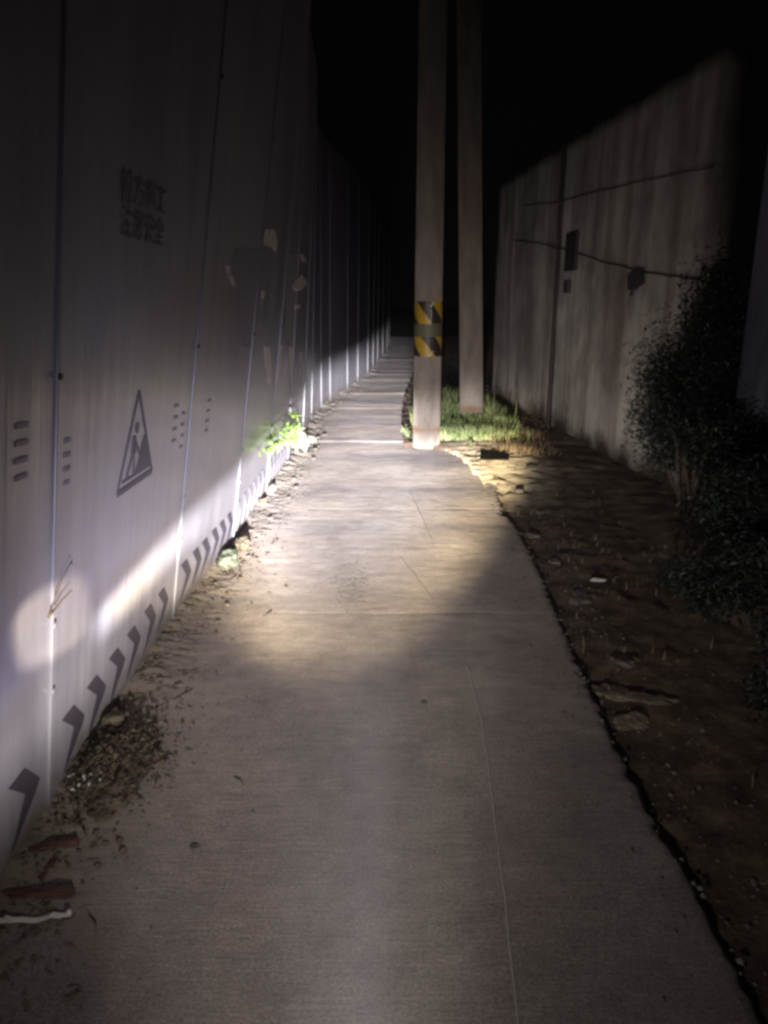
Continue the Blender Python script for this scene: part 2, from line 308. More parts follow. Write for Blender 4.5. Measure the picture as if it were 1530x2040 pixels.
# ------------------------------------------------------------------ ground and road
BASE = [(-1, -1.02), (1.9, -1.03), (3.3, -1.04), (4.5, -.98), (5.8, -.96), (8, -.92), (10.2, -.95), (11.6, -.86), (13.1, -.66), (16.2, -.33), (23.8, .08), (34, .35)]
LEAN = [(-1, 8), (2, 8), (3.3, 9), (4.5, 8.5), (5.8, 7.5), (7, 5), (8.3, 4), (9.6, 2.5), (10.8, 1), (34, 1)]
EDGE = [(-2, .85), (1.2, .83), (1.75, .83), (2.3, .82), (3.06, .85), (4.0, .90), (4.8, .93), (5.4, .90), (5.8, .93), (6.45, .92), (7.3, .86), (7.62, .74), (7.76, .58), (7.92, .30), (9, .31), (12, .42), (16, .72), (24, 1.2), (34, 1.5)]
def edge(y):
    e = lerp(EDGE, y) + .010 * fn(3, y * 2.2) + .010 * fn(9, y * 11)
    ch = fn(40, y * 3.1)
    if y > 1.7 and ch > .3: e -= (ch - .3) * .10
    if 5.2 < y < 6.3: e += .03 * fn(5, y * 9)
    return e
def road_z(x, y):
    z = .004 * fn(x * 1.5, y * 1.5, 3) + .0015 * fn(x * 9, y * 14, 6)
    z += .0035 * max(0, min(1, (y - 5.5) / 4)) * fn(x * .45, y * 2.6, 8, 2)                 # transverse undulation
    z += .0045 * max(0, min(1, (y - 8.5) / 4)) * fn(x * .5 + 4, y * 1.0, 1, 3)
    for yj, aj in ((8.18, .010), (10.9, .005), (12.6, .008), (14.9, .009)):
        dj = y - yj - .05 * fn(x * 1.4, yj)
        if -.03 < dj < .9: z += aj * ((dj + .03) / .03 if dj < 0 else 1 - dj / .9)                    # raised joint near the pole
    z += .010 * math.exp(-((y - 16.3) / .35) ** 2) + .012 * math.exp(-((y - 20.5) / .3) ** 2)
    s = max(0, (lerp(BASE, y) + .20 - x + .09 * fn(x * 3, y * 1.9, 2)) / .20)                                  # soil banked up against the hoarding
    z += (.026 * s * s if s < 1 else .026 + .02 * (s - 1)) * (1 + .5 * fn(x * 12, y * 12)) + (.007 * fn(x * 30, y * 30, 4) if s > 0 else 0)
    for y0, a in ((3.44, .0022), (5.37, .003), (6.4, .002)):
        z -= a * math.exp(-((y - y0 - .02 * fn(x * 2, y0)) / .012) ** 2) * (1 if x > -.55 else 0)
    return z
mb = MB(); ys = []; y = -1.5
while y < 34:
    ys.append(y); y += .06 if y < .9 else (.014 if y < 4 else (.02 if y < 9 else .035 if y < 18 else .1))
NX = 84
for y in ys:
    e = edge(y); b = lerp(BASE, y) - .12
    for i in range(NX + 1):
        x = b + (e - b) * i / NX; z = road_z(x, y)
        if i == NX: z -= .012 + .008 * fn(2, y * 20)
        mb.v.append((x, y, z))
    mb.v.append((e + .004, y, -.09)); 
W_ = NX + 2
for j in range(len(ys) - 1):
    for i in range(NX + 1): mb.f.append((j * W_ + i, j * W_ + i + 1, (j + 1) * W_ + i + 1, (j + 1) * W_ + i)); mb.mi.append(0)
tag(mb.build('road', m_road, smooth='keep'), 'grey broom-finished concrete lane with a broken right edge', kind='structure')

def edge_s(y): return lerp(EDGE, max(-1.9, min(33, y)))
def verge_z(x, y):
    d = x - lerp(EDGE, max(-1.9, min(33, y)))
    if y > 7.9: d = min(d, .35 + .3 * d)
    z = -.026 + .012 * max(0, min(1, (d - .02) / .2)) + .008 * fn(x * 1.7, y * 1.7) + .012 * fn(x * 7, y * 7, 2) + .009 * fn(x * 25, y * 25, 5)
    if 5.4 < y: z += .055 * max(0, min(1, (y - 5.4) / 1.5)) * (1 - max(0, min(1, (d - .9))))
    if x < edge_s(y) - .10: return -.085
    z += max(0, x - 1.7) * .22 * max(0, min(1, (6.6 - y) / 2))
    return z
mb = MB(); xs = [.15 + i * .035 for i in range(75)] + [2.8 + i * .4 for i in range(12)]; yv = [-1.5 + .035 * i for i in range(390)] + [12.2 + i * .3 for i in range(75)]
for y in yv:
    for x in xs: mb.v.append((x, y, verge_z(x, y)))
n = len(xs)
mb.f = [(j * n + i, j * n + i + 1, (j + 1) * n + i + 1, (j + 1) * n + i) for j in range(len(yv) - 1) for i in range(n - 1)]; mb.mi = [0] * len(mb.f)
tag(mb.build('dirt_verge', m_dirt, smooth='keep'), 'rough brown soil beside the lane', kind='structure')
mb = MB(); mb.add([(-250, -250, -.3), (250, -250, -.3), (250, 250, -.3), (-250, 250, -.3)], [(0, 1, 2, 3)])
tag(mb.build('ground', mat('dark_earth', (.03, .026, .022), .95), smooth='keep'), 'dark open ground beyond the lane', kind='structure')

# hairline ridge of laitance running down the lane
def ridge(pts, wd, ht):
    mb = MB(); P = []
    for a, b in zip(pts, pts[1:]):
        k = max(2, int((Vector(b) - Vector(a)).length / .03))
        P += [tuple(Vector(a).lerp(Vector(b), t / k)) for t in range(k)]
    P.append(pts[-1]); vs = []
    for i, (x, y) in enumerate(P):
        x += .006 * fn(y * 4, 1); ww = wd * (1 + .5 * fn(y * 13, 4)); z = road_z(x, y)
        vs += [(x - ww, y, z - .002), (x - ww * .3, y, z + ht), (x + ww * .4, y, z + ht * .8), (x + ww, y, z - .002)]
    fs = [(i * 4 + k, i * 4 + k + 1, i * 4 + k + 5, i * 4 + k + 4) for i in range(len(P) - 1) for k in range(3)]
    return mb.add(vs, fs)
m_ridge = leafmat('pale_laitance', (.36, .33, .31), (.46, .43, .40), 30, .85)
for k, (pts, lab) in enumerate([([(.355, 2.87), (.365, 2.43), (.34, 1.98), (.32, 1.66), (.29, 1.24), (.27, .8)], 'long thin pale ridge running down the near half of the lane'),
                   ([(.255, 3.62), (.18, 3.95), (.09, 4.30)], 'short slanting pale ridge in the middle of the lit slab'),
                   ([(.31, 4.62), (.27, 5.2), (.22, 5.85)], 'faint pale ridge on the lit slab nearest the taped pole')]):
    tag(ridge(pts, .0045, .0022).build('concrete_ridge', m_ridge, smooth=True), lab, kind='structure')

# ------------------------------------------------------------------ left: painted sheet hoarding
def Wp(y, h, d=0.0):
    def q(y, h):
        a = R(lerp(LEAN, y)); return Vector((lerp(BASE, y) + h * math.sin(a), y, h * math.cos(a) - .03))
    p = q(y, h + .03)
    if d:
        n_ = (q(y + .01, h) - q(y - .01, h)).cross(q(y, h + .1) - q(y, h)).normalized()
        if n_.x < 0: n_ = -n_
        p = p + n_ * d
    return p
SEAMS = [-.55, .69, 1.93, 3.34, 4.53, 5.80, 7.05, 8.30, 9.55, 10.8, 11.7, 13.2, 14.5, 16.0, 17.5, 19.2, 21.5, 24, 27, 31]
hoard = tag(empty('site_hoarding', (-1.03, 2, 0)), 'tall pale lavender-grey sheet hoarding along the left side of the lane', 'fence')
PTOP = 3.7
def wallpoly(poly, d, th=.0012):
    """flat plate on the sheet: poly in (along, height) coordinates"""
    mb = MB(); n = len(poly)
    f = [Wp(a, h, d + th) for a, h in poly]; b = [Wp(a, h, d * .4) for a, h in poly]
    mb.add(f + b, [tuple(range(n))] + [(i, (i + 1) % n, n + (i + 1) % n, n + i) for i in range(n)]); return mb
def merge(mbs):
    o = MB()
    for m_ in mbs: o.add(m_.v, m_.f)
    return o
panels = []
for i, (a, b) in enumerate(zip(SEAMS, SEAMS[1:])):
    mb = MB(); a += .004; b -= .004; nY, nH = 10, 26
    off = random.uniform(-.0006, .0006)
    for side, d in ((0, off), (1, -.035)):
        for j in range(nH + 1):
            for k in range(nY + 1):
                y = a + (b - a) * k / nY; h = -.02 + (PTOP + .02) * j / nH
                dd = d + (.0008 * fn(y * 1.2, h * .8, i) if side == 0 else 0)
                mb.v.append(Wp(y, h, dd))
    T = (nH + 1) * (nY + 1)
    for j in range(nH):
        for k in range(nY):
            q = j * (nY + 1) + k
            mb.f.append((q, q + 1, q + nY + 2, q + nY + 1)); mb.f.append((T + q, T + q + nY + 1, T + q + nY + 2, T + q + 1))
    for k in range(nY):
        q = nH * (nY + 1) + k; mb.f.append((q, q + 1, T + q + 1, T + q)); mb.f.append((k, T + k, T + k + 1, k + 1))
    for j in range(nH):
        q = j * (nY + 1); mb.f.append((q, q + nY + 1, T + q + nY + 1, T + q)); q += nY; mb.f.append((q, T + q, T + q + nY + 1, q + nY + 1))
    mb.mi = [0] * len(mb.f)
    pn = mb.build('sheet_panel', m_sheet, hoard, smooth=False)
    panels.append(pn)
    # standing seam between two sheets
    sm = MB(); pts = [Wp(a - .004, h, .002 + .0015 * fn(h * 3, i)) for h in [q_ * .12 for q_ in range(int(PTOP / .12) + 1)]]
    sm.tube(pts, .0055, 10); sm.build('seam_strip', m_seam, pn, smooth=True)
    for h in ([.42, .63, 1.33, 2.4] if i in (2, 3, 4) else [1.33]):
        if i > 6: break
        sc = MB(); c0 = Wp(a - .004, h, .008); sc.tube([c0, Wp(a - .004, h, .015)], .009, 8); sc.build('screw_head', m_dark if h > 1 else m_seam, pn)
def panel_at(y):
    for i, (a, b) in enumerate(zip(SEAMS, SEAMS[1:])):
        if a <= y < b: return panels[i]
# chevrons printed along the foot
chev = [.95, 1.2, 1.44, 1.68, 2.02, 2.22, 2.43, 2.625, 2.84, 3.04] + [3.41, 3.60, 3.77, 3.96, 4.13, 4.30] + [4.60, 4.79, 4.97, 5.15, 5.33, 5.51] + [5.88, 6.07, 6.26, 6.45, 6.64, 6.83]
for y0 in chev:
    q = random.uniform(-.004, .004)
    poly = [(y0, .268 + q), (y0 + .090, .268 + q), (y0 + .185, .172), (y0 + .165, .150), (y0 + .015, .050), (y0 + .085, .165), (y0 + .095, .185)]
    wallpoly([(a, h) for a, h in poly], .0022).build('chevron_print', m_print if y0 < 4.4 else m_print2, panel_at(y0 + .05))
# warning triangle (man at work)
def stroke(a, b, t):
    d = Vector((b[0] - a[0], b[1] - a[1])); n_ = Vector((-d.y, d.x)).normalized() * t / 2
    return [(a[0] - n_.x, a[1] - n_.y), (b[0] - n_.x, b[1] - n_.y), (b[0] + n_.x, b[1] + n_.y), (a[0] + n_.x, a[1] + n_.y)]
A_, B_, C_ = (2.60, 1.215), (2.425, .885), (2.81, .882)
tri = [stroke(A_, B_, .012), stroke(A_, C_, .014), stroke(B_, C_, .022), stroke((2.47, .915), (2.775, .913), .010)]
tri += [[(2.60 + .018 * math.cos(t * .7), 1.085 + .020 * math.sin(t * .7)) for t in range(9)]]
tri += [[(2.555, 1.06), (2.59, 1.06), (2.60, 1.0), (2.57, .985), (2.55, 1.0)], stroke((2.557, .99), (2.515, .918), .014), stroke((2.58, .99), (2.585, .918), .014), stroke((2.585, 1.05), (2.64, .985), .011), stroke((2.60, 1.03), (2.66, .96), .006),
        [(2.60, .918), (2.63, .955), (2.66, 1.01), (2.69, 1.045), (2.72, 1.02), (2.775, .918)]]
s_ = merge([wallpoly(p, .0022) for p in tri]).build('warning_triangle', mat('sign_print', (.17, .16, .19), .6), panel_at(2.6)); s_['label'] = 'printed triangle with a figure digging beside a heap'
m_char = mat('weathered_characters', (.18, .165, .20), .6)
# two rows of painted characters
def text_mesh(txt, y0, h0, size, wd, name, m_):
    cu = bpy.data.curves.new(name, 'FONT'); cu.body = txt; cu.size = size; cu.resolution_u = 3; cu.offset = size * .012
    o = bpy.data.objects.new(name, cu); col.objects.link(o); bpy.context.view_layer.update()
    me = bpy.data.meshes.new_from_object(o.evaluated_get(bpy.context.evaluated_depsgraph_get()))
    bpy.data.objects.remove(o); xs_ = [v.co.x for v in me.vertices]; k = wd / (max(xs_) - min(xs_)); x0 = min(xs_)
    for v in me.vertices: v.co = Wp(y0 + (v.co.x - x0) * k, h0 + v.co.y, .0042)
    me.materials.append(m_); p = bpy.data.objects.new(name, me); col.objects.link(p)
    p.parent = panel_at(y0); return p
for t, y0, h0 in (('\u524d\u65b9\u65bd\u5de5', 2.325, 1.815), ('\u6ce8\u610f\u5b89\u5168', 2.335, 1.715)):
    p = text_mesh(t, y0, h0, .098, .43, 'painted_characters', m_char); p.parent = panel_at(y0); p.matrix_parent_inverse = Matrix.Identity(4)
for (ya, ha, wv, sp_) in ((1.70, 1.235, .07, .042), (3.07, 1.10, .06, .05), (3.20, 1.05, .05, .05), (3.62, 1.05, .06, .05), (1.98, 1.15, .05, .04)):
    lines = [stroke((ya + random.uniform(0, .01), ha - k * sp_), (ya + wv, ha - k * sp_ - .004), .014) for k in range(4)]
    for p in lines: wallpoly(p, .0022, .0004).build('faded_lettering', m_print2, panel_at(ya + .02))
# reflections in the glossy sheets, painted on as pale patches, streaks and dark areas
REFL_PALE = [[(4.63, 1.93), (4.99, 1.96), (5.18, 1.9), (5.14, 1.83), (4.91, 1.85), (4.62, 1.84), (4.53, 1.88)], [(3.72, 1.69), (3.81, 1.69), (3.84, 1.65), (3.75, 1.66)], [(3.79, 1.65), (3.9, 1.64), (3.96, 1.59), (3.87, 1.61)],
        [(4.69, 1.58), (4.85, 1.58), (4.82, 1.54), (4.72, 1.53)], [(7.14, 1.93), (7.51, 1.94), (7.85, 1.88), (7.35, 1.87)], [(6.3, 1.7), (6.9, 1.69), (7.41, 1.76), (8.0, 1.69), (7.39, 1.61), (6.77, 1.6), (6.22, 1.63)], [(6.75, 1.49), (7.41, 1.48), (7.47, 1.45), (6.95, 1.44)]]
REFL_STREAK = [[(5.02, 1.23), (5.3, 1.21), (5.5, 1.0), (5.55, 0.9), (5.36, 0.96), (5.13, 1.12)], [(5.82, 1.2), (6.07, 1.17), (6.08, 1.07), (5.95, 0.96), (5.86, 0.88), (5.82, 1.08)], [(6.67, 1.13), (7.0, 1.09), (7.0, 0.91), (6.95, 0.77), (6.79, 0.92)], [(7.67, 0.67), (7.87, 0.72), (7.75, 1.01), (7.61, 1.02)]]
REFL_DARK = [[(3.92, 1.78), (4.47, 1.81), (4.50, 1.69), (4.50, 1.52), (4.48, 1.25), (4.23, 1.28), (4.05, 1.47), (3.9, 1.62), (3.85, 1.71)], [(5.84, 1.86), (6.79, 1.93), (7.0, 1.09), (6.23, 1.16)]]
for P in REFL_DARK: wallpoly(P, .0016, .0002).build('dark_reflection', m_dark_refl, panel_at(sum(a for a, h in P) / len(P)))
for P in REFL_PALE: wallpoly(P, .0030, .0005).build('pale_reflection', m_refl_tab, panel_at(sum(a for a, h in P) / len(P)))
for P in REFL_STREAK: wallpoly(P, .0030, .0005).build('reflection_streak', m_refl_tab, panel_at(sum(a for a, h in P) / len(P)))

# ------------------------------------------------------------------ utility poles
def pole(loc, rad, lab, taper=.0035, lean=0.0):
    e = tag(empty('utility_pole', loc), lab, 'pole', 'concrete utility poles beside the lane'); mb = MB(); n = 40; vs = []
    hs = [-.2, 0, .02, .5, 1, 1.5, 2, 3, 4, 6, 9]
    for h in hs:
        for k in range(n):
            t = 2 * math.pi * k / n; r = (rad - taper * h) * (1 + .006 * fn(math.cos(t), math.sin(t), h))
            vs.append((loc[0] + lean * h + r * math.cos(t), loc[1] + r * math.sin(t), h))
    mb.add(vs, [(i * n + k, i * n + (k + 1) % n, (i + 1) * n + (k + 1) % n, (i + 1) * n + k) for i in range(len(hs) - 1) for k in range(n)] + [tuple(range((len(hs) - 1) * n, len(hs) * n))])
    mb.build('shaft', m_pole, e, smooth=True); return e
P1 = (.455, 7.88, 0); p1e = pole(P1, .145, 'nearer concrete utility pole with yellow and black tape, at the lane edge')
P2 = (1.12, 9.45, 0); pole(P2, .145, 'plain concrete utility pole standing in the grass behind the taped pole', .002, -.038)
def tape(h0, h1, phase, cover):
    mb = MB(); rows, n = 14, 72; r = .1475 - .0035 * h0
    for j in range(rows + 1):
        h = h0 + (h1 - h0) * j / rows
        for k in range(n):
            t = 2 * math.pi * k / n + (h - h0) / r * -.80      # sheared grid: the stripes follow its edges
            rr_ = r + .0012 * fn(math.cos(t) * 4, math.sin(t) * 4, h * 9)
            mb.v.append((P1[0] + rr_ * math.cos(t), P1[1] + rr_ * math.sin(t), h))
    for j in range(rows):
        for k in range(n):
            mb.f.append((j * n + k, j * n + (k + 1) % n, (j + 1) * n + (k + 1) % n, (j + 1) * n + k))
            mb.mi.append(0 if ((k + phase) // 12) % 2 == 0 else 1)
    return mb
TA = tape(1.285, 1.505, 3, 0).build('reflective_tape', [m_yellow, m_black], p1e); TB = tape(.96, 1.155, 0, 0).build('reflective_tape', [m_yellow, m_black], p1e)
mb = MB(); vs = []
for h in (1.158, 1.20, 1.282):
    for k in range(40): vs.append((P1[0] + .1445 * math.cos(2 * math.pi * k / 40), P1[1] + .1445 * math.sin(2 * math.pi * k / 40), h))
mb.add(vs, [(i * 40 + k, i * 40 + (k + 1) % 40, (i + 1) * 40 + (k + 1) % 40, (i + 1) * 40 + k) for i in range(2) for k in range(40)]); mb.build('adhesive_residue', m_greytape, p1e, smooth=True)
def onpole(px_, h, r=.150): 
    x = (px_ - 855) / 186.0; return (P1[0] + x, P1[1] - math.sqrt(max(.0001, r * r - x * x)), h)
MB().tube([onpole(855, 1.47), onpole(858, 1.455, .158), onpole(861, 1.48, .16), onpole(864, 1.50, .157)], .004, 6).build('tie_wire', m_wire, p1e, smooth=True)
MB().tube([onpole(858, 1.45), onpole(858, 1.42, .153), onpole(859, 1.38, .155), onpole(857, 1.28, .153)], .0022, 6).build('tie_wire', m_wire, p1e, smooth=True)
MB().tube([onpole(855, .955), onpole(858, .975, .156), onpole(861, 1.0, .157), onpole(864, 1.015, .155)], .0032, 6).build('tie_wire', m_wire, p1e, smooth=True)

# ------------------------------------------------------------------ right: old rendered walls
RA, RB = Vector((2.365, 5.86, 0)), Vector((1.745, 12.15, 0)); RD = (RB - RA).normalized(); RN = Vector((-RD.y, RD.x, 0)); 
if RN.x > 0: RN = -RN
def Rp(s, z, d=0): p = RA + RD * s + RN * d; return Vector((p.x, p.y, z))
def rs(y): return (y - RA.y) / RD.y
Lw = (RB - RA).length
def wallslab(segs, htop, m_, parent, name='wall_section'):
    for a, b in segs:
        mb = MB(); nS, nH = 24, 26
        for side, d in ((0, 0), (1, -.22)):
            for j in range(nH + 1):
                for k in range(nS + 1):
                    s = a + (b - a) * k / nS; z = -.15 + (htop + .15 + (.03 * fn(s * 2, 5) if j == nH else 0)) * j / nH
                    mb.v.append(Rp(s, z, d + (.012 * fn(s * 1.3, z * 1.3, a) if side == 0 else 0)))
        T = (nH + 1) * (nS + 1)
        for j in range(nH):
            for k in range(nS):
                q = j * (nS + 1) + k; mb.f.append((q, q + 1, q + nS + 2, q + nS + 1)); mb.f.append((T + q, T + q + nS + 1, T + q + nS + 2, T + q + 1))
        for k in range(nS):
            q = nH * (nS + 1) + k; mb.f.append((q, q + 1, T + q + 1, T + q))
        for j in range(nH):
            q = j * (nS + 1); mb.f.append((q, q + nS + 1, T + q + nS + 1, T + q)); q += nS; mb.f.append((q, T + q, T + q + nS + 1, q + nS + 1))
        mb.mi = [0] * len(mb.f); mb.build(name, m_, parent, smooth=True)
rw = tag(empty('rendered_wall', RA), 'tall grimy rendered wall with dark vertical stains, right of the poles', 'wall')
s1 = rs(9.18); s0 = rs(8.05)
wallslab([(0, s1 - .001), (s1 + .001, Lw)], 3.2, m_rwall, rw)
MB().box(Rp(s1, 1.56, .0), (.045, .045, 3.3), Matrix.Rotation(math.atan2(RD.y, RD.x), 3, 'Z')).build('vertical_joint', m_joint, rw)
# recessed slot and small fittings
c0 = Rp(rs(8.66), 2.03, .015); rot = Matrix.Rotation(math.atan2(RD.y, RD.x), 3, 'Z')
MB().box(c0, (.34, .05, .40), rot).build('shutter_plate', m_dark, rw)
MB().box(Rp(rs(8.72), 1.66, .02), (.12, .06, .13), rot).build('meter_box', m_dark, rw)
bx_ = MB().box(Rp(rs(6.88), 1.69, .035), (.20, .08, .13), rot @ Matrix.Rotation(.3, 3, 'Y')); bx_.tube([Rp(rs(6.9), 1.63, .04), Rp(rs(6.93), 1.55, .05)], .015, 6)
tag(bx_.build('junction_box', m_dark), 'small dark box hanging from the cable on the stained wall', 'junction box')
def cable(pts, lab, r=.005):
    P = []
    for a, b in zip(pts, pts[1:]):
        for t in range(8): P.append((a[0] + (b[0] - a[0]) * t / 8, a[1] + (b[1] - a[1]) * t / 8))
    P.append(pts[-1])
    tag(MB().tube([Rp(rs(y), z + .012 * fn(y * 2, z), .03) for y, z in P], r, 6).build('wall_cable', m_cable, smooth=True), lab, 'cable')
cable([(11.0, 2.32), (9.6, 2.17), (8.55, 2.02), (7.6, 1.86), (6.89, 1.77), (6.3, 1.70), (5.75, 1.66)], 'lower dark cable sagging across the stained wall, carrying the small box', .007)
cable([(10.6, 2.73), (9.2, 2.60), (7.94, 2.56), (6.9, 2.50), (5.75, 2.42)], 'upper thin dark cable running level across the stained wall')
# nearer, darker wall
bw = tag(empty('dark_side_wall', (2.6, 3, 0)), 'dark blue-grey wall behind the shrubs at the right edge', 'wall')
mb = MB(); vs = []
for (x, y) in ((2.56, 5.42), (2.95, -1.4), (3.2, -1.4), (2.82, 5.42)):
    for z in (-.2, 3.1): vs.append((x, y, z))
mb.add(vs, [(0, 1, 3, 2), (2, 3, 5, 4), (4, 5, 7, 6), (6, 7, 1, 0), (1, 7, 5, 3)]); mb.build('wall_body', m_bwall, bw)
MB().box((2.60, 5.20, 1.6), (.16, .28, 3.5)).build('pilaster', m_bwall, bw)

# ------------------------------------------------------------------ vegetation
def shrub(loc, rad, nleaf, lab, ls=.055, seed=1):
    rnd = random.Random(seed); e = tag(empty('leafy_shrub', loc), lab, 'shrub', 'shrubs along the right side'); base = Vector(loc)
    mb = MB(); st = MB(); tips = []
    for k in range(12):
        t = rnd.uniform(0, 6.28); rr_ = rnd.uniform(.2, .95)
        tip = base + Vector((rad[0] * rr_ * math.cos(t), rad[1] * rr_ * math.sin(t), rad[2] * rnd.uniform(.9, 1.9) * (1.1 - .4 * rr_)))
        mid_ = base.lerp(tip, .5) + Vector((rnd.uniform(-.06, .06), rnd.uniform(-.06, .06), .08)); st.tube([base + Vector((rnd.uniform(-.06, .06), rnd.uniform(-.06, .06), -.05)), mid_, tip], [.014, .009, .003], 5); tips += [tip, mid_.lerp(tip, .5), mid_.lerp(tip, .75)]
    st.build('stem', m_stem, e)
    for k in range(nleaf):
        c_ = rnd.choice(tips); g = Vector((rnd.gauss(0, 1), rnd.gauss(0, 1), rnd.gauss(0, 1))) * .085 * (rad[0] + rad[2])
        p = c_ + g
        d = Vector((rnd.gauss(0, 1), rnd.gauss(0, 1), rnd.gauss(-.1, .6)))
        mb.leaf(p, d, (rnd.gauss(0, .4), rnd.gauss(0, .4), 1), ls * rnd.uniform(.6, 1.4), ls * .5 * rnd.uniform(.7, 1.2))
    mb.build('foliage', m_shrub, e); return e
shrub((2.36, 5.6, .12), (.34, .40, .95), 9000, 'tallest dark shrub, against the near end of the stained wall', .038, 1)
shrub((2.12, 5.0, .05), (.40, .42, .50), 8000, 'rounded dark shrub in front of the tallest one', .036, 2)
shrub((2.0, 4.0, .03), (.42, .45, .38), 8000, 'low spreading shrub nearer than the rounded one', .036, 3)
shrub((2.62, 3.3, .25), (.36, .6, .95), 8000, 'tall dark shrub against the blue-grey wall at the right edge', .038, 4)
shrub((1.72, 3.35, .0), (.34, .45, .20), 6500, 'low dark shrub on the verge, second nearest on the right', .032, 5)
shrub((1.60, 2.50, .0), (.30, .38, .13), 6000, 'creeping dark undergrowth nearest the camera on the right', .028, 6)

def blades(mb, x0, x1, y0, y1, n, hmin, hmax, rnd, dens=None, wd=.0045):
    for k in range(n):
        x = rnd.uniform(x0, x1); y = rnd.uniform(y0, y1)
        if dens and rnd.random() > dens(x, y): continue
        h = rnd.uniform(hmin, hmax); a = rnd.uniform(0, 6.28); l = rnd.uniform(.1, .6) * h; z = verge_z(x, y) - .01
        dx, dy = math.cos(a), math.sin(a); s = Vector((-dy, dx, 0)) * wd * rnd.uniform(.7, 1.5)
        b_ = Vector((x, y, z)); m1 = b_ + Vector((dx * l * .35, dy * l * .35, h * .6)); t_ = b_ + Vector((dx * l, dy * l, h))
        mb.add([b_ - s, b_ + s, m1 + s * .7, m1 - s * .7, t_], [(0, 1, 2, 3), (3, 2, 4)])
rnd = random.Random(3)
mb = MB(); dn_ = lambda x, y: max(.0, min(1, .75 + 1.1 * fn(x * 2.5, y * 2.5) - max(0, x - 1.35) * 2.6 - max(0, .35 - (x - .45) + (8.2 - y) * .5) * .8))
blades(mb, .56, 1.6, 8.0, 10.2, 10500, .04, .17, rnd, dn_)
blades(mb, .62, 1.5, 9.2, 11.6, 3000, .08, .24, rnd, dn_)
blades(mb, .35, .6, 8.1, 9.6, 900, .05, .2, rnd)
tag(mb.build('grass', m_grass), 'short green grass around the foot of the poles', kind='stuff')
mb = MB(); blades(mb, 1.15, 1.75, 7.2, 8.5, 1500, .03, .12, rnd, lambda x, y: max(0, .4 + 1.5 * fn(x * 3, y * 3)))
blades(mb, .8, 1.7, 2, 7, 500, .02, .07, rnd, lambda x, y: max(0, .1 + 1.5 * fn(x * 2, y * 2)))
for k in range(350):
    x = rnd.uniform(.75, 1.9); y = rnd.uniform(8.0, 9.6); mb.leaf((x, y, verge_z(x, y) + rnd.uniform(0, .09)), (rnd.gauss(0, 1), rnd.gauss(0, 1), .2), (0, 0, 1), rnd.uniform(.02, .05), rnd.uniform(.012, .025))
tag(mb.build('dry_grass', m_dry), 'withered yellow grass and leaves at the front of the green patch', kind='stuff')

def sprig(name, base, n, hgt, spread, m_, lab, cat, ls, seed, lean=(0, 0), leaves=7, stem_m=None):
    rnd = random.Random(seed); e = tag(empty(name, base), lab, cat); st = MB(); lf = MB(); b = Vector(base)
    for k in range(n):
        a = rnd.uniform(0, 6.28); h = hgt * rnd.uniform(.55, 1.1); tip = b + Vector((spread * math.cos(a) * rnd.random() + lean[0], spread * math.sin(a) * rnd.random() + lean[1], h))
        mid_ = b.lerp(tip, .5) + Vector((0, 0, h * .18)); pts = [b, b.lerp(mid_, .5) + Vector((0, 0, .01)), mid_, mid_.lerp(tip, .6), tip]
        st.tube(pts, [.005, .004, .0035, .0025, .0015], 5)
        for q in range(leaves):
            t = rnd.uniform(.3, 1); p = b.lerp(mid_, t * 2) if t < .5 else mid_.lerp(tip, t * 2 - 1)
            lf.leaf(p, (rnd.gauss(0, 1), rnd.gauss(0, 1), rnd.uniform(-.3, .6)), (0, 0, 1), ls * rnd.uniform(.6, 1.3), ls * .6 * rnd.uniform(.7, 1.2))
    st.build('stem', stem_m or m_, e); lf.build('foliage', m_, e); return e
sprig('leafy_weed', (-.80, 7.45, .03), 9, .24, .16, m_plant, 'bright lit green weed growing at the foot of the hoarding', 'plant', .06, 5, (-.05, -.2), 10)
e = tag(empty('creeping_weed', (-.86, 7.3, .03)), 'green weed trailing over the hoarding from the brightest one, arching towards the camera', 'plant')
rnd = random.Random(31); stm = MB(); lf = MB()
for q in range(9):
    y1 = rnd.uniform(5.0, 6.6); h1 = rnd.uniform(.42, .62) if q else .55
    P = [Wp(7.35 + (y1 - 7.35) * t, .04 + h1 * math.sin(min(1, t * 1.05) * 1.45) * (1 - .12 * t), .05 + .05 * math.sin(t * 3)) for t in (0, .15, .3, .45, .6, .75, .9, 1)]
    stm.tube(P, [.007, .006, .005, .004, .003, .003, .002, .001], 5)
    for r_ in range(26):
        t = rnd.uniform(.25, 1); k_ = min(6, int(t * 7)); p = Vector(P[k_]).lerp(Vector(P[k_ + 1]), t * 7 - k_)
        lf.leaf(p, (rnd.uniform(-.3, .8), rnd.gauss(0, 1), rnd.uniform(-.6, .5)), (0, 0, 1), rnd.uniform(.03, .07), rnd.uniform(.02, .045))
stm.build('stem', m_plant, e); lf.build('foliage', m_vine, e)
sprig('leafy_weed', (.28, 8.30, .0), 5, .16, .08, leafmat('pale_weed', (.10, .15, .06), (.26, .30, .15), 20), 'small pale weed just left of the taped pole foot', 'plant', .035, 8, (-.04, 0), 5)
sprig('leafy_weed', (.93, 7.75, -.02), 4, .14, .06, m_grass, 'small round-leafed weed where the slab edge meets the grass', 'plant', .04, 9, (0, 0), 4)
e = tag(empty('bare_twig', (-1.0, 1.93, .5)), 'thin bare twig sticking out of the seam in the nearest lit sheets', 'twig')
MB().tube([Wp(1.90, .665, .004), Wp(1.95, .70, .02), Wp(2.00, .712, .028)], [.003, .0025, .0015], 5).build('stem', m_dry, e)
MB().tube([Wp(1.90, .665, .004), Wp(1.96, .76, .015), Wp(2.02, .80, .02)], [.002, .0015, .001], 5).build('stem', m_dry, e)
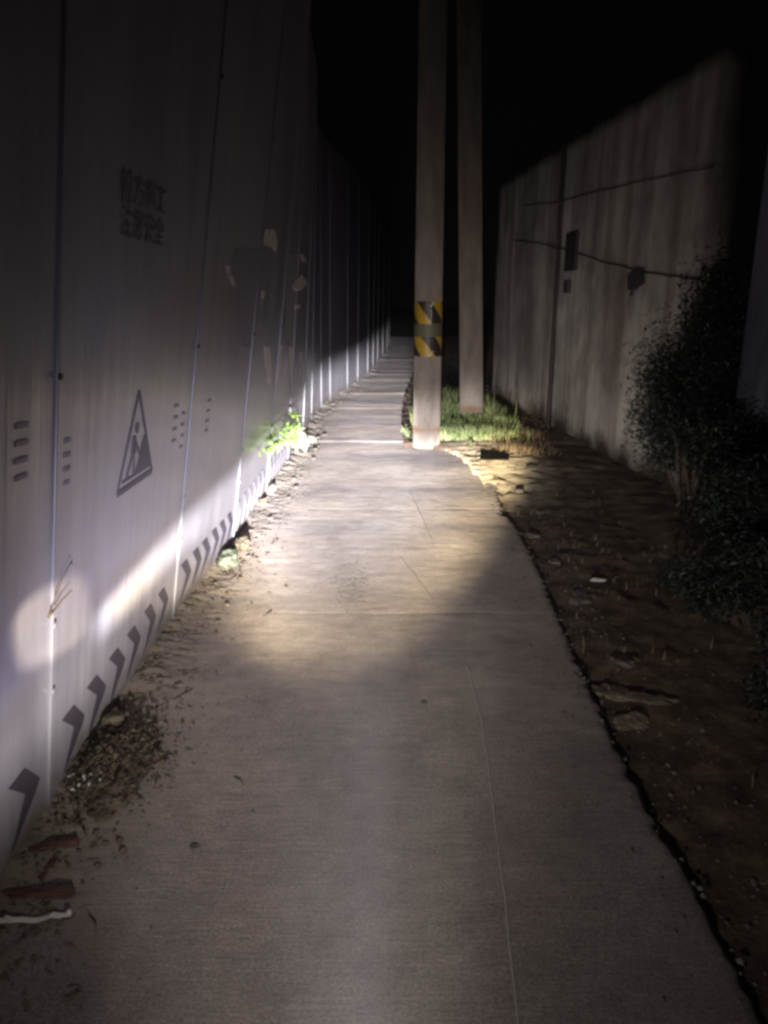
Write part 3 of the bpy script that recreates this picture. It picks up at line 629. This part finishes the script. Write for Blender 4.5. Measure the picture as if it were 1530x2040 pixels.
MB().leaf(Wp(2.0, .79, .02), (0, 1, .3), (1, 0, 0), .02, .012).build('leaf', m_dry, e)
st = px_ground(1010, 905); mb = MB(); mb.tube([(st.x, st.y, -.05), (st.x + .005, st.y + .05, .14), (st.x - .01, st.y + .08, .32)], [.006, .005, .003], 6)
tag(mb.build('dry_stalk', m_dry, smooth=True), 'single pale upright stalk at the right end of the grass', 'plant')
for x, y in ((.80, 9.5), (1.36, 9.3), (1.27, 9.2), (1.6, 9.1)):
    rnd = random.Random(int(x * 100)); e = tag(empty('flowering_weed', (x, y, 0)), 'thin flowering weed with a pale seed head in the grass behind the poles', 'plant', 'pale seed-headed weeds')
    MB().tube([(x, y, -.03), (x + .02, y, .25), (x + .01, y, .42)], [.003, .003, .002], 5).build('stem', m_grass, e)
    mb = MB()
    for k in range(16): mb.leaf((x + rnd.gauss(0, .018), y + rnd.gauss(0, .018), .42 + rnd.gauss(0, .05)), (rnd.gauss(0, 1), rnd.gauss(0, 1), .4), (0, 0, 1), .025, .014)
    mb.build('seed_head', m_stone, e)

# ------------------------------------------------------------------ stones and litter
def rock(name, p, size, m_, seed, flat=.55, parent=None, rz=0):
    rnd = random.Random(seed); bm = bmesh.new(); bmesh.ops.create_icosphere(bm, subdivisions=3 if size[0] > .04 else 2, radius=1)
    sx_ = [size[0], size[1], size[2]]
    for v in bm.verts:
        q = v.co.copy(); k = 1 + .75 * noise.noise(q * 1.1 + Vector((seed * 3.1, 0, 0))) + .25 * noise.noise(q * 3.3 + Vector((seed * 1.7, 2, 0))); q = q * k; q = Vector((q.x, q.y, max(-.6, min(.55 + .25 * noise.noise(q * 2.5), q.z))))
        v.co = Vector((q.x * sx_[0], q.y * sx_[1], q.z * sx_[2]))
    bmesh.ops.rotate(bm, cent=(0, 0, 0), matrix=Matrix.Rotation(rz, 3, 'Z') @ Matrix.Rotation(rnd.uniform(-.2, .2), 3, 'X'), verts=bm.verts)
    me = bpy.data.meshes.new(name); bm.to_mesh(me); bm.free(); me.materials.append(m_); o = bpy.data.objects.new(name, me); o.location = p; col.objects.link(o); return o
rnd = random.Random(21)
for k in range(46):
    y = 2.5 + 10.5 * (k / 46) ** 1.1 + rnd.uniform(-.1, .1); x = lerp(BASE, y) + rnd.uniform(.05, .24); s = rnd.uniform(.007, .017) * (1 + y * .05)
    o = rock('stone', (x, y, road_z(x, y) + s * .2), (s, s * rnd.uniform(.7, 1.4), s * .7), m_stone, k, rz=rnd.uniform(0, 3))
    tag(o, 'small pale stone lying in the soil at the foot of the hoarding', 'stone', 'pale stones strewn along the hoarding')
# pebbles and grit
mb = MB()
def grit(x, y, z, s):
    vs = [(x + s * rnd.uniform(.6, 1.2) * math.cos(t), y + s * rnd.uniform(.6, 1.2) * math.sin(t), z) for t in (0, 1.3, 2.5, 3.8, 5.1)] + [(x + rnd.uniform(-.3, .3) * s, y + rnd.uniform(-.3, .3) * s, z + s * rnd.uniform(.5, 1))]
    mb.add(vs, [(i, (i + 1) % 5, 5) for i in range(5)])
for k in range(4200):
    y = .9 + 14 * rnd.random() ** 1.3; x = lerp(BASE, y) + abs(rnd.gauss(0, .16)) + .02; grit(x, y, road_z(x, y) - .001, rnd.uniform(.002, .008) * (1 + y * .04))
for k in range(900):
    y = .9 + 9 * rnd.random(); x = rnd.uniform(-.8, .8); grit(x, y, road_z(x, y) - .0008, rnd.uniform(.0012, .0042))
for k in range(260):
    x = -.17 + rnd.gauss(0, .05); y = 3.85 + rnd.gauss(0, .22); grit(x, y, road_z(x, y) - .0008, rnd.uniform(.003, .008))
for k in range(1500):
    y = .9 + 7 * rnd.random(); x = edge(y) + rnd.gauss(.12, .18)
    if x < edge(y) + .01: z = road_z(x, y)
    else: z = verge_z(x, y)
    grit(x, y, z - .002, rnd.uniform(.003, .012))
tag(mb.build('gravel', m_chunk), 'fine grit and crumbs scattered along both edges of the lane', kind='stuff')
mb = MB(); rnd = random.Random(77)
for k in range(260):
    y = .95 + 4.5 * rnd.random() ** 1.2; x = lerp(BASE, y) + abs(rnd.gauss(0, .14)) + .03; p = (x, y, road_z(x, y) + .004)
    mb.leaf(p, (rnd.gauss(0, 1), rnd.gauss(0, 1), .1), (rnd.gauss(0, .2), rnd.gauss(0, .2), 1), rnd.uniform(.012, .04), rnd.uniform(.006, .018))
tag(mb.build('leaf_litter', m_dry), 'small dry leaves and fibres scattered along the hoarding', kind='stuff')

def mound(name, c_, rx, ry, h, m_, lab, seed, cat='rubbish'):
    e = tag(empty(name, c_), lab, cat); mb = MB(); n, rn = 96, 34; vs = [(c_[0], c_[1], c_[2] + h)]
    for i in range(1, rn + 1):
        for k in range(n):
            t = 2 * math.pi * k / n; r = i / rn; kx = 1 + .55 * fn(2 + math.cos(t), math.sin(t), seed)
            x = c_[0] + rx * r * kx * math.cos(t); y = c_[1] + ry * r * kx * math.sin(t)
            x = max(x, lerp(BASE, y) + .012)
            vs.append((x, y, c_[2] + h * (1 - r * r) * (1 + .8 * fn(x * 14, y * 14, seed)) + .010 * fn(x * 34, y * 34, 2) + .007 * fn(x * 80, y * 80, 3) - (.02 if i == rn else 0)))
    mb.add(vs, [(0, 1 + k, 1 + (k + 1) % n) for k in range(n)] + [(1 + i * n + k, 1 + (i + 1) * n + k, 1 + (i + 1) * n + (k + 1) % n, 1 + i * n + (k + 1) % n) for i in range(rn - 1) for k in range(n)])
    mb.build('soil_heap', m_, e, smooth=True); return e
hz = mound('rubbish_heap', (-.90, 2.17, .008), .15, .26, .038, m_muck, 'dark muddy heap of rotting leaves and rubbish against the near hoarding', 3)
rnd = random.Random(5); mb = MB(); rd = MB(); gl = MB()
for k in range(700):
    x = -.88 + rnd.gauss(0, .075); y = 2.16 + rnd.gauss(0, .14); x = max(x, -1.0)
    r2_ = ((x + .9) / .16) ** 2 + ((y - 2.17) / .28) ** 2
    n0 = len(mb.f); mb.leaf((x, y, .015 + .06 * max(0, 1 - r2_) + rnd.uniform(0, .015)), (rnd.gauss(0, 1), rnd.gauss(0, 1), rnd.uniform(-.2, .5)), (rnd.gauss(0, .4), rnd.gauss(0, .4), 1), rnd.uniform(.008, .032), rnd.uniform(.004, .016))
    if rnd.random() < .2:
        for q in range(n0, len(mb.f)): mb.mi[q] = 1
mb.build('rotting_leaves', [leafmat('wet_leaves', (.05, .04, .025), (.17, .14, .085), 35, .8), m_brick], hz)
for k in range(12):
    x = -.93 + rnd.gauss(0, .03); y = 2.03 + rnd.gauss(0, .03); gl.leaf((x, y, .055), (rnd.gauss(0, 1), rnd.gauss(0, 1), .2), (0, 0, 1), .018, .01)
gl.build('foil_scraps', m_wire, hz)
rock('muddy_lump', (-.965, 2.36, .06), (.038, .05, .045), m_muck, 3); tag(bpy.data.objects['muddy_lump'], 'dark round lump of mud at the top of the rubbish heap', 'clod')

def crumple(name, c_, r, h, m_, lab, cat, seed, sub=3, sx=1, sy=1):
    bm = bmesh.new(); bmesh.ops.create_icosphere(bm, subdivisions=sub, radius=1)
    for v in bm.verts:
        q = v.co.copy(); k = 1 + .45 * noise.noise(q * 2.1 + Vector((seed, 0, 0))) + .22 * noise.noise(q * 5.5 + Vector((seed, 4, 0)))
        v.co = Vector((q.x * r * k * sx, q.y * r * k * sy, max(-.3, q.z * k) * h))
    me = bpy.data.meshes.new(name); bm.to_mesh(me); bm.free(); me.materials.append(m_); o = bpy.data.objects.new(name, me); o.location = c_; col.objects.link(o); return tag(o, lab, cat)
crumple('plastic_bag', (-.915, 4.10, .045), .065, .05, m_greenbag, 'crumpled pale green plastic bag at the foot of the hoarding', 'bag', 2, 3, .9, 1.5)
crumple('dirt_clod', (-.88, 4.38, .04), .055, .05, m_muck, 'dark jagged clod just beyond the crumpled plastic bag', 'clod', 6, 3)
rock('broken_tile', (-.905, 5.85, .05), (.035, .07, .06), m_chunk, 11); tag(bpy.data.objects['broken_tile'], 'dark upright shard of tile at the foot of the hoarding, before the bright weed', 'tile')
rock('rubble_lump', (-.93, 5.48, .04), (.035, .05, .035), m_muck, 14); tag(bpy.data.objects['rubble_lump'], 'dark rubble lump between the upright tile shard and the dark clod', 'rubble')
tag(crumple('paper_scrap', (1.20, 3.90, verge_z(1.2, 3.9) + .012), .02, .012, m_plastic, 'small crumpled white scrap lying on the dark verge', 'litter', 5, 2, 2.2, .7), None)
# pale wrapper and red fragments near the bottom-left corner
e = tag(empty('plastic_strip', (-.87, 1.52, .03)), 'shiny clear plastic strip lying in the bottom left corner', 'litter')
mb = MB(); vs = []; n = 14
for i in range(n + 1):
    t = i / n; x = -.955 + .165 * t; y = 1.50 + .035 * t + .0008 * math.sin(9 * t); z = road_z(x, y) + .008 + .0012 * math.sin(t * 12)
    vs += [(x, y - .008, z), (x, y, z + .005 + .003 * math.sin(t * 7)), (x, y + .009, z + .001)]
mb.add(vs, [(i * 3 + k, i * 3 + k + 1, i * 3 + k + 4, i * 3 + k + 3) for i in range(n) for k in range(2)]); mb.build('film', m_plastic, e, smooth=True)
MB().box((-.935, 1.502, road_z(-.935, 1.5) + .015), (.020, .014, .006), Matrix.Rotation(.4, 3, 'Y')).build('end_tab', m_refl_tab, e); 
MB().box((-.797, 1.534, road_z(-.8, 1.53) + .014), (.010, .010, .005), Matrix.Rotation(.3, 3, 'Z')).build('end_tab', m_refl_tab, e)
def brick(p, d, rz, lab, seed):
    bm = bmesh.new(); bmesh.ops.create_cube(bm, size=1); bmesh.ops.subdivide_edges(bm, edges=bm.edges, cuts=4, use_grid_fill=True)
    for v in bm.verts:
        q = v.co; v.co = Vector((q.x * d[0], q.y * d[1], q.z * d[2])) + Vector([.006 * noise.noise(q * 6 + Vector((seed, i * 9, 0))) for i in range(3)])
    bmesh.ops.rotate(bm, cent=(0, 0, 0), matrix=Matrix.Rotation(rz, 3, 'Z'), verts=bm.verts)
    me = bpy.data.meshes.new('red_brick'); bm.to_mesh(me); bm.free(); me.materials.append(m_brick); o = bpy.data.objects.new('red_brick', me); o.location = p; col.objects.link(o); return tag(o, lab, 'brick')
brick((-.915, 1.60, road_z(-.915, 1.6) + .002), (.20, .024, .014), .04, 'dull red brick half sunk in soil just behind the plastic strip', 1)
brick((-.945, 1.765, road_z(-.945, 1.765) + .002), (.15, .018, .014), .28, 'thin red brick piece lying crosswise nearest the muddy heap', 2)
brick((-.92, 1.705, road_z(-.92, 1.705)), (.018, .10, .012), -.06, 'narrow red brick piece pointing along the lane between the other two bricks', 3)
brick((1.02, 6.76, verge_z(1.02, 6.76) + .03), (.26, .05, .045), -.06, 'dark bar-shaped brick lying on the pale soil right of the lane edge', 4).data.materials[0] = m_muck
# broken slab pieces on the verge
for k, (px_, py_, sz, lab) in enumerate([(1222, 1382, (.09, .06, .022), 'flat broken concrete slab wedged at the lane edge, third nearest'), (1290, 1400, (.10, .035, .022), 'long broken slab lying right of the wedged slab'),
        (1262, 1445, (.075, .055, .026), 'squarish broken slab below the wedged slab'), (1062, 1072, (.045, .045, .035), 'pale rounded lump beside the lit lane edge'), (1155, 1200, (.05, .09, .03), 'greyish lump on the verge below the white scrap'),
        (1035, 990, (.03, .03, .045), 'small upright pale stone standing on the lit verge'), (1075, 1025, (.03, .03, .025), 'small pale stone right of the upright one'), (1245, 1325, (.07, .05, .03), 'small dark slab piece touching the lane edge above the wedged slab'), (1105, 1125, (.035, .03, .02), 'small dull stone midway along the dark verge'),
        (960, 915, (.045, .025, .008), 'thin pale slab flake in front of the grass'), (1060, 945, (.05, .04, .010), 'pale crumbled soil flake right of the bar-shaped brick')]):
    g_ = px_ground(px_, py_, -.03); o = rock('rubble', (g_.x, g_.y, verge_z(g_.x, g_.y) + sz[2] * .1), sz, m_chunk if k in (7, 4, 8) else m_pale_soil if k in (0, 1, 2, 10) else m_stone, 60 + k, rz=-.3 if k < 3 else 0)
    tag(o, lab, 'rubble')
# leaves and sticks lying on the concrete
for px_, py_, L, rz, lab in ((845, 1402, .032, .1, 'small dark dead leaf in the middle of the lane'), (388, 1690, .034, .15, 'dark oval dead leaf on the left of the lane near the camera'), (370, 1345, .03, .6, 'curled brown leaf by the soil on the left of the lane')):
    g_ = px_ground(px_, py_); mb = MB(); mb.leaf((g_.x - L / 2, g_.y, road_z(g_.x, g_.y) + .004), (math.cos(rz), math.sin(rz), .05), (0, 0, 1), L, L * .5, .1, .1)
    tag(mb.build('dead_leaf', m_muck), lab, 'leaf')
for a, b, lab in (((468, 1548), (485, 1566), 'short dark twig on the left of the lane'), ((525, 1230), (542, 1216), 'thin brown twig at the left of the lit slab'), ((178, 1822), (192, 1862), 'dark splinter right of the plastic strip'), ((140, 1985), (160, 1975), 'short splinter at the bottom left corner'), ((980, 955), (1035, 975), 'bent dry stick lying across the pale soil right of the slab'), ((305, 1415), (385, 1372), 'long thin straw beyond the muddy heap')):
    A2, B2 = px_ground(*a), px_ground(*b); f_ = (lambda x, y: verge_z(x, y) + .012) if a[0] > 900 else (lambda x, y: road_z(x, y) + .002)
    mid_ = A2.lerp(B2, .5) + Vector((.004, .006, 0))
    tag(MB().tube([(p.x, p.y, f_(p.x, p.y)) for p in (A2, mid_, B2)], [.0025, .003, .0015], 5).build('twig', m_muck, smooth=True), lab, 'twig')
for k in range(6):   # worn pits of the slab filled with soil
    pass
# thin scattering volume, added to give the camera's glare around the beam
hz_m = bpy.data.materials.new('glare_haze'); hz_m.use_nodes = True; ht = hz_m.node_tree; ht.nodes.clear()
pv_ = ht.nodes.new('ShaderNodeVolumePrincipled'); pv_.inputs['Color'].default_value = (.9, .88, .95, 1); pv_.inputs['Density'].default_value = GLARE_HAZE; pv_.inputs['Anisotropy'].default_value = 0.0
mo_ = ht.nodes.new('ShaderNodeOutputMaterial'); ht.links.new(pv_.outputs[0], mo_.inputs['Volume'])
mb = MB().box((0, 17, 4.4), (30, 42, 11.5)); tag(mb.build('added_haze', hz_m), 'thin volume added for the glare around the beam', kind='stuff')
print('objects', len(bpy.data.objects))
